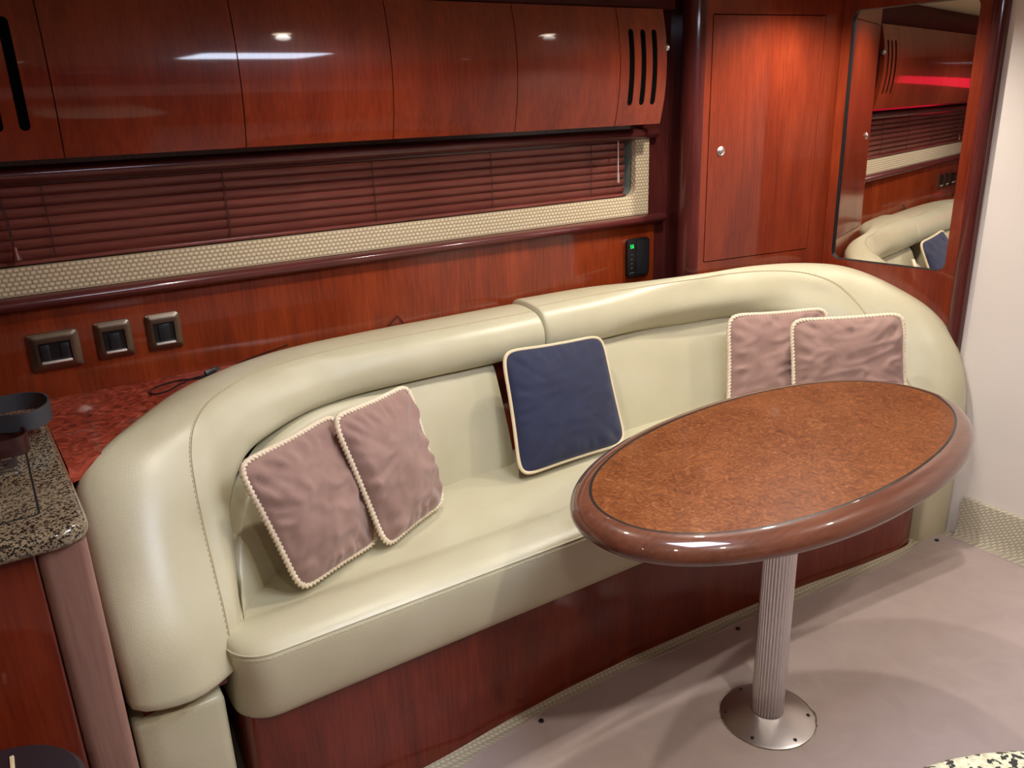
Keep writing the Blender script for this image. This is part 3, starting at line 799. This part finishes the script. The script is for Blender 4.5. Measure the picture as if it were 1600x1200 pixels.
# ------------------------------------------------------------------ granite worktop and cabinet at left
GZ = .857
def bull(outline, z, th, r=.014, n=6):
    """slab with a rounded edge: outline listed anticlockwise"""
    P = [Vector((x, y)) for x, y in outline]; m = len(P); N_ = []
    for i in range(m):
        t = (P[(i+1) % m]-P[i-1]).normalized(); N_.append(Vector((t.y, -t.x)))
    rows = []
    for k in range(n+1):
        a = PI/2*k/n; rows.append([(P[i].x-N_[i].x*(r-r*math.sin(a)), P[i].y-N_[i].y*(r-r*math.sin(a)), z-r+r*math.cos(a)) for i in range(m)])
    for k in range(n+1):
        a = PI/2*k/n; rows.append([(P[i].x-N_[i].x*(r-r*math.cos(a)), P[i].y-N_[i].y*(r-r*math.cos(a)), z-th+r-r*math.sin(a)) for i in range(m)])
    return loft(rows, close_v=True, cap0=True, cap1=True)
def arc(cx, cy, r, a0, a1, n=10): return [(cx+r*math.cos(math.radians(a0+(a1-a0)*k/n)), cy+r*math.sin(math.radians(a0+(a1-a0)*k/n))) for k in range(n+1)]
GT = thing('granite_worktop', 'brown speckled granite worktop in the left corner', 'worktop', (-.5, 1.7, GZ-.035))
out = [(-1.6, 1.315)]+arc(.0, 1.365, .050, -90, 0)+[(.046, 1.55), (.038, 1.85), (.026, 2.088), (-1.6, 2.088)]
obj('slab', *bull(out, GZ, .034), M['granite'], GT, angle=50)
obj('lid', *plate(rrect(-.60, -.014, 1.40, 1.90, .01), [], lambda u, v, k: (u, v, GZ+.0022-.004*k)), M['granite'], GT, smooth=False)
obj('lid_gap', *plate(rrect(-.603, -.0105, 1.397, 1.903, .011), [], lambda u, v, k: (u, v, GZ+.0006-.002*k)), M['dark'], GT, smooth=False)
GC = thing('galley_cabinet', 'dark cherry cabinet under the brown granite worktop', 'cabinet', (-.5, 1.7, 0))
obj('carcass', *box(-1.6, .040, 1.40, 2.088, 0, GZ-.035), M['cherry'], GC, smooth=False)
obj('front_panel', *box(-1.6, -.030, 1.345, 1.399, .0, GZ-.036, .004), M['cherry'], GC, smooth=False)
pp = [(-.0295, 1.3995), (-.0295, 1.352)]+arc(-.012, 1.352, .0175, 180, 270, 5)+arc(.028, 1.349, .0145, 270, 360, 6)+[(.0425, 1.3995)]
obj('corner_post', *loft([[(x, y, z) for x, y in pp] for z in (0, GZ-.0355)], close_v=True, cap0=True, cap1=True), M['post'], GC, angle=50)

# belt on the worktop
BT = thing('coiled_belt', 'coiled dark leather belt with silver buckle on the granite worktop', 'belt', (-.03, 1.80, GZ+.003))
def strap(path, h, th, tilt=0):
    rows = []
    P = [Vector(p) for p in path]
    for i, p in enumerate(P):
        t = (P[min(i+1, len(P)-1)]-P[max(i-1, 0)]).normalized(); n = Vector((t.y, -t.x, 0)).normalized(); up = Vector((0, 0, 1))
        rows.append([p+n*th, p-n*th, p-n*th+up*h, p+n*th+up*h])
    return loft(rows, close_v=True, cap0=True, cap1=True)
z0 = GZ+.026
loop = crom([(-.13, 1.80, z0), (-.06, 1.775, z0+.002), (0.0, 1.755, z0), (.035, 1.775, z0+.002), (.047, 1.815, z0+.004), (.036, 1.86, z0+.005), (0.0, 1.885, z0+.005), (-.06, 1.885, z0+.004), (-.14, 1.88, z0+.003)], 5)
obj('strap', *strap(loop, .036, .0018), M['belt'], BT, smooth=True, angle=30)
M['belt_brown'] = plain('belt_brown', '#3a1a18', .35, coat=.3)
loop2 = crom([(-.12, 1.69, GZ+.003), (-.06, 1.69, GZ+.003), (-.018, 1.695, GZ+.003), (-.004, 1.72, GZ+.003), (-.012, 1.76, GZ+.003), (-.06, 1.775, GZ+.003), (-.12, 1.775, GZ+.003)], 5)
obj('brown_lining', *strap(loop2, .034, .0018), M['belt_brown'], BT, angle=30)
obj('buckle', *plate(rrect(-.095, -.028, 1.615, 1.665, .008), [rrect(-.085, -.045, 1.625, 1.655, .004)], lambda u, v, k: (u, v, GZ+.009-.005*k)), M['silver'], BT, smooth=False)

# round dark bin standing in front of the galley cabinet
BN = thing('round_bin', 'dark round bin with small beige tab in front of the galley cabinet', 'bin', (-.15, 1.16, 0))
obj('body', *lathe([(.098, 0), (.10, .005), (.115, .50), (.115, .51)], (-.15, 1.165, 0), 40), M['bin'], BN)
obj('lid', *lathe([(.119, .505), (.121, .515), (.120, .535), (.112, .546), (.06, .551), (.001, .552)], (-.15, 1.165, 0), 40), M['bin'], BN)
obj('tab', *box(-.124, -.118, 1.212, 1.246, .5475, .5525, .001), M['beige'], BN)

# granite counter end at the lower right, on its own cabinet
GR = thing('galley_counter', 'pale speckled granite counter end at the lower right edge', 'counter', (.535, -.4, 0))
out = [(.285, -1.28), (.785, -1.28)]+arc(.535, .045, .25, 0, 180, 28)
obj('slab', *bull(out, .90, .03), M['granite_light'], GR, angle=50)
out = [(.315, -1.28), (.755, -1.28)]+arc(.535, .03, .22, 0, 180, 24)
obj('cabinet', *loft([[(x, y, z) for x, y in out] for z in (0.006, .871)], close_v=True, cap0=True, cap1=True), M['cherry'], GR, angle=50)

# ------------------------------------------------------------------ wall plates, thermostat, cable
def wall_plate(x0, x1, z0, z1, inner, label):
    t = thing('outlet_plate', label, 'outlet', ((x0+x1)/2, W-.007, z0), 'brushed outlet plates above the burl shelf')
    y = W-.0062
    ix0, ix1, iz0, iz1 = inner
    hole = rrect(ix0, ix1, iz0, iz1, .001, 2)
    cx, cz = (x0+x1)/2, (z0+z1)/2
    def fm(u, v, k):
        e = max(abs(u-cx)/((x1-x0)/2), abs(v-cz)/((z1-z0)/2))
        return (u, y-(.010-.006*max(0, (e-.72)/.28)**2)*(1-k), v)
    g = [(x0+(x1-x0)*i/14, z0+(z1-z0)*j/12) for i in range(1, 14) for j in range(1, 12)]
    obj('bezel', *plate(rrect(x0, x1, z0, z1, .009), [hole], fm, g), M['brushed'], t, angle=40)
    obj('insert', *box(ix0-.001, ix1+.001, y-.004, y-.0005, iz0-.001, iz1+.001), M['black'], t, smooth=False)
    obj('lower_lip', *box(ix0+.002, ix1-.002, y-.0128, y-.004, iz0-.0025, iz0+.0025, .001), M['lip'], t)
    return t, y
t1, y1 = wall_plate(.036, .143, .906, .995, (.056, .123, .926, .972), 'wide brushed double power outlet plate, leftmost on the window wall')
for xc in (.069, .110):
    so = obj('socket', *box(xc-.010, xc+.010, y1-.0075, y1-.004, .932, .966, .0015), M['black_sat'], t1)
    for dx, dz, hw, hh in ((-.004, .006, .0012, .004), (.004, .006, .0012, .004), (0, -.007, .0024, .0024)):
        obj('socket_hole', *box(xc+dx-hw, xc+dx+hw, y1-.0079, y1-.0074, .949+dz-hh, .949+dz+hh, .0001), M['dark'], so)
t2, y2 = wall_plate(.176, .256, .910, .999, (.191, .240, .926, .977), 'brushed wall plate with a single phone jack, middle of the three')
so = obj('jack', *box(.204, .228, y2-.0075, y2-.004, .931, .969, .0015), M['black_sat'], t2)
obj('jack_hole', *plate(arc(.216, .951, .006, 180, 360, 8), [], lambda u, v, k: (u, y2-.0079+.0004*k, v)), M['dark'], so, smooth=False)
t3, y3 = wall_plate(.288, .368, .909, .999, (.303, .352, .926, .977), 'brushed wall plate with a plain black blank, nearest the sofa')
obj('blank', *box(.315, .341, y3-.0075, y3-.004, .931, .972, .0015), M['black_sat'], t3)

TH = thing('thermostat', 'black wall control with green digits above the sofa back', 'control', (1.85, W-.007, .885))
yb = W-.0062
obj('housing', *plate(rrect(1.800, 1.897, .880, 1.008, .014), [], lambda u, v, k: (u, yb-.012*(1-k), v)), M['black'], TH, smooth=False)
obj('cover_panel', *plate(rrect(1.838, 1.893, .886, 1.002, .008), [], lambda u, v, k: (u, yb-.014+.0045*k, v)), M['black_sat'], TH, smooth=False)
def seg7(ch, x, z, w_=.0055, h=.012, t=.0015):
    on = {'5': 'afgcd', '6': 'afgecd'}[ch]; parts = []
    R = {'a': (x, x+w_, z+h-t, z+h), 'g': (x, x+w_, z+h/2-t/2, z+h/2+t/2), 'd': (x, x+w_, z, z+t), 'f': (x, x+t, z+h/2, z+h), 'e': (x, x+t, z, z+h/2), 'b': (x+w_-t, x+w_, z+h/2, z+h), 'c': (x+w_-t, x+w_, z, z+h/2)}
    for s in on:
        a, b, c, d = R[s]; parts.append(box(a, b, yb-.0126, yb-.0119, c, d))
    return merge(*parts)
obj('digits', *merge(seg7('5', 1.812, .977), seg7('6', 1.821, .977)), M['green_led'], TH, smooth=False)
for z in (.956, .940, .925, .910):
    obj('icon', *box(1.816, 1.822, yb-.0125, yb-.0119, z-.0015, z+.0015), M['grey_print'], TH, smooth=False)
obj('icon', *box(1.810, 1.830, yb-.0125, yb-.0119, .893, .895), M['grey_print'], TH, smooth=False)

CB = thing('charging_cable', 'thin black cable with plug lying on the burl shelf', 'cable', (.36, 2.03, .838))
zc = .8405
pathc = crom([(.62, 2.072, .868), (.52, 2.068, .853), (.475, 2.062, .843), (.43, 2.040, zc), (.38, 2.020, zc), (.335, 2.035, zc), (.29, 2.025, zc), (.258, 1.995, zc), (.262, 1.965, zc), (.295, 1.968, zc+.001), (.325, 1.995, zc+.002), (.36, 2.022, zc+.002), (.395, 2.032, zc+.001)], 6)
obj('wire', *tube(pathc, .0018, 6), M['black'], CB)
obj('plug', *orient(merge(box(-.006, .006, -.005, .005, 0, .03, .002), box(-.004, .004, -.0025, .0025, .03, .042)), (.395, 2.034, .8445), (.93, .35, .12)), M['black'], CB)
wl = tag(obj('wire_loop', *tube([(.912, 2.089, .845), (.921, 2.0885, .866), (.949, 2.0875, .890), (.963, 2.0885, .870), (.972, 2.089, .845)], .0017, 6), M['black']), 'small pointed black wire loop sticking up behind the sofa back', 'wire')

# ------------------------------------------------------------------ lights of the cabin, one added fill among them
for i, (x, y, e) in enumerate(DOWNLIGHTS):
    t = thing('downlight', ['round ceiling downlight over the corner locker', 'round ceiling downlight above the galley counter', 'round ceiling downlight over the left half of the sofa', 'round ceiling downlight over the right half of the sofa', 'added fill light in downlight form near the cream bulkhead', 'round ceiling downlight at the aft end of the cabin', 'round ceiling downlight between the roof hatch and the galley wall'][i], 'light', (x, y, CEIL-.012), 'ceiling downlights')
    obj('trim_ring', *lathe([(.042, CEIL-.0005), (.042, CEIL-.006), (.036, CEIL-.011), (.028, CEIL-.010), (.026, CEIL-.0005)], (x, y, 0), 32, cap=False), M['chrome'], t)
    obj('lens', *lathe([(.026, CEIL-.001), (.026, CEIL-.005), (.014, CEIL-.008), (.001, CEIL-.0085)], (x, y, 0), 24), M['lamp'], t)
    ld = bpy.data.lights.new('downlight_lamp', 'SPOT'); ld.energy = e*4; ld.color = WARM; ld.shadow_soft_size = .03 if i == 1 else .02
    ld.spot_size = math.radians(150); ld.spot_blend = .85
    lo = bpy.data.objects.new('downlight_lamp', ld); COL.objects.link(lo); lo.parent = t; lo.location = (0, 0, -.02)
# roof hatch with daylight
hx, hy = (HX0+HX1)/2, (HY0+HY1)/2
ht = thing('roof_hatch', 'rounded roof hatch letting pale daylight through the ceiling', 'hatch', (hx, hy, CEIL))
obj('pane', *plate(rrect(HX0+.01, HX1-.01, HY0+.01, HY1-.01, .05), [], lambda u, v, k: (u, v, CEIL-.007+.008*k)), M['hatch'], ht, smooth=False)
obj('frame', *plate(rrect(HX0-.03, HX1+.03, HY0-.03, HY1+.03, .08), [rrect(HX0+.012, HX1-.012, HY0+.012, HY1-.012, .05)], lambda u, v, k: (u, v, CEIL-.009+.0085*k)), M['cream_wall'], ht, smooth=False)
# red accent light bar on the aft wall
al = thing('accent_light', 'red accent light bar on the aft cabin wall', 'light', (X0+.02, 1.2, 1.26))
obj('housing', *box(X0+.001, X0+.03, 1.0-.12, 1.50, 1.235, 1.425, .004), M['black'], al)
obj('lens', *box(X0+.028, X0+.036, 1.0-.10, 1.48, 1.25, 1.41, .003), M['red_led'], al)
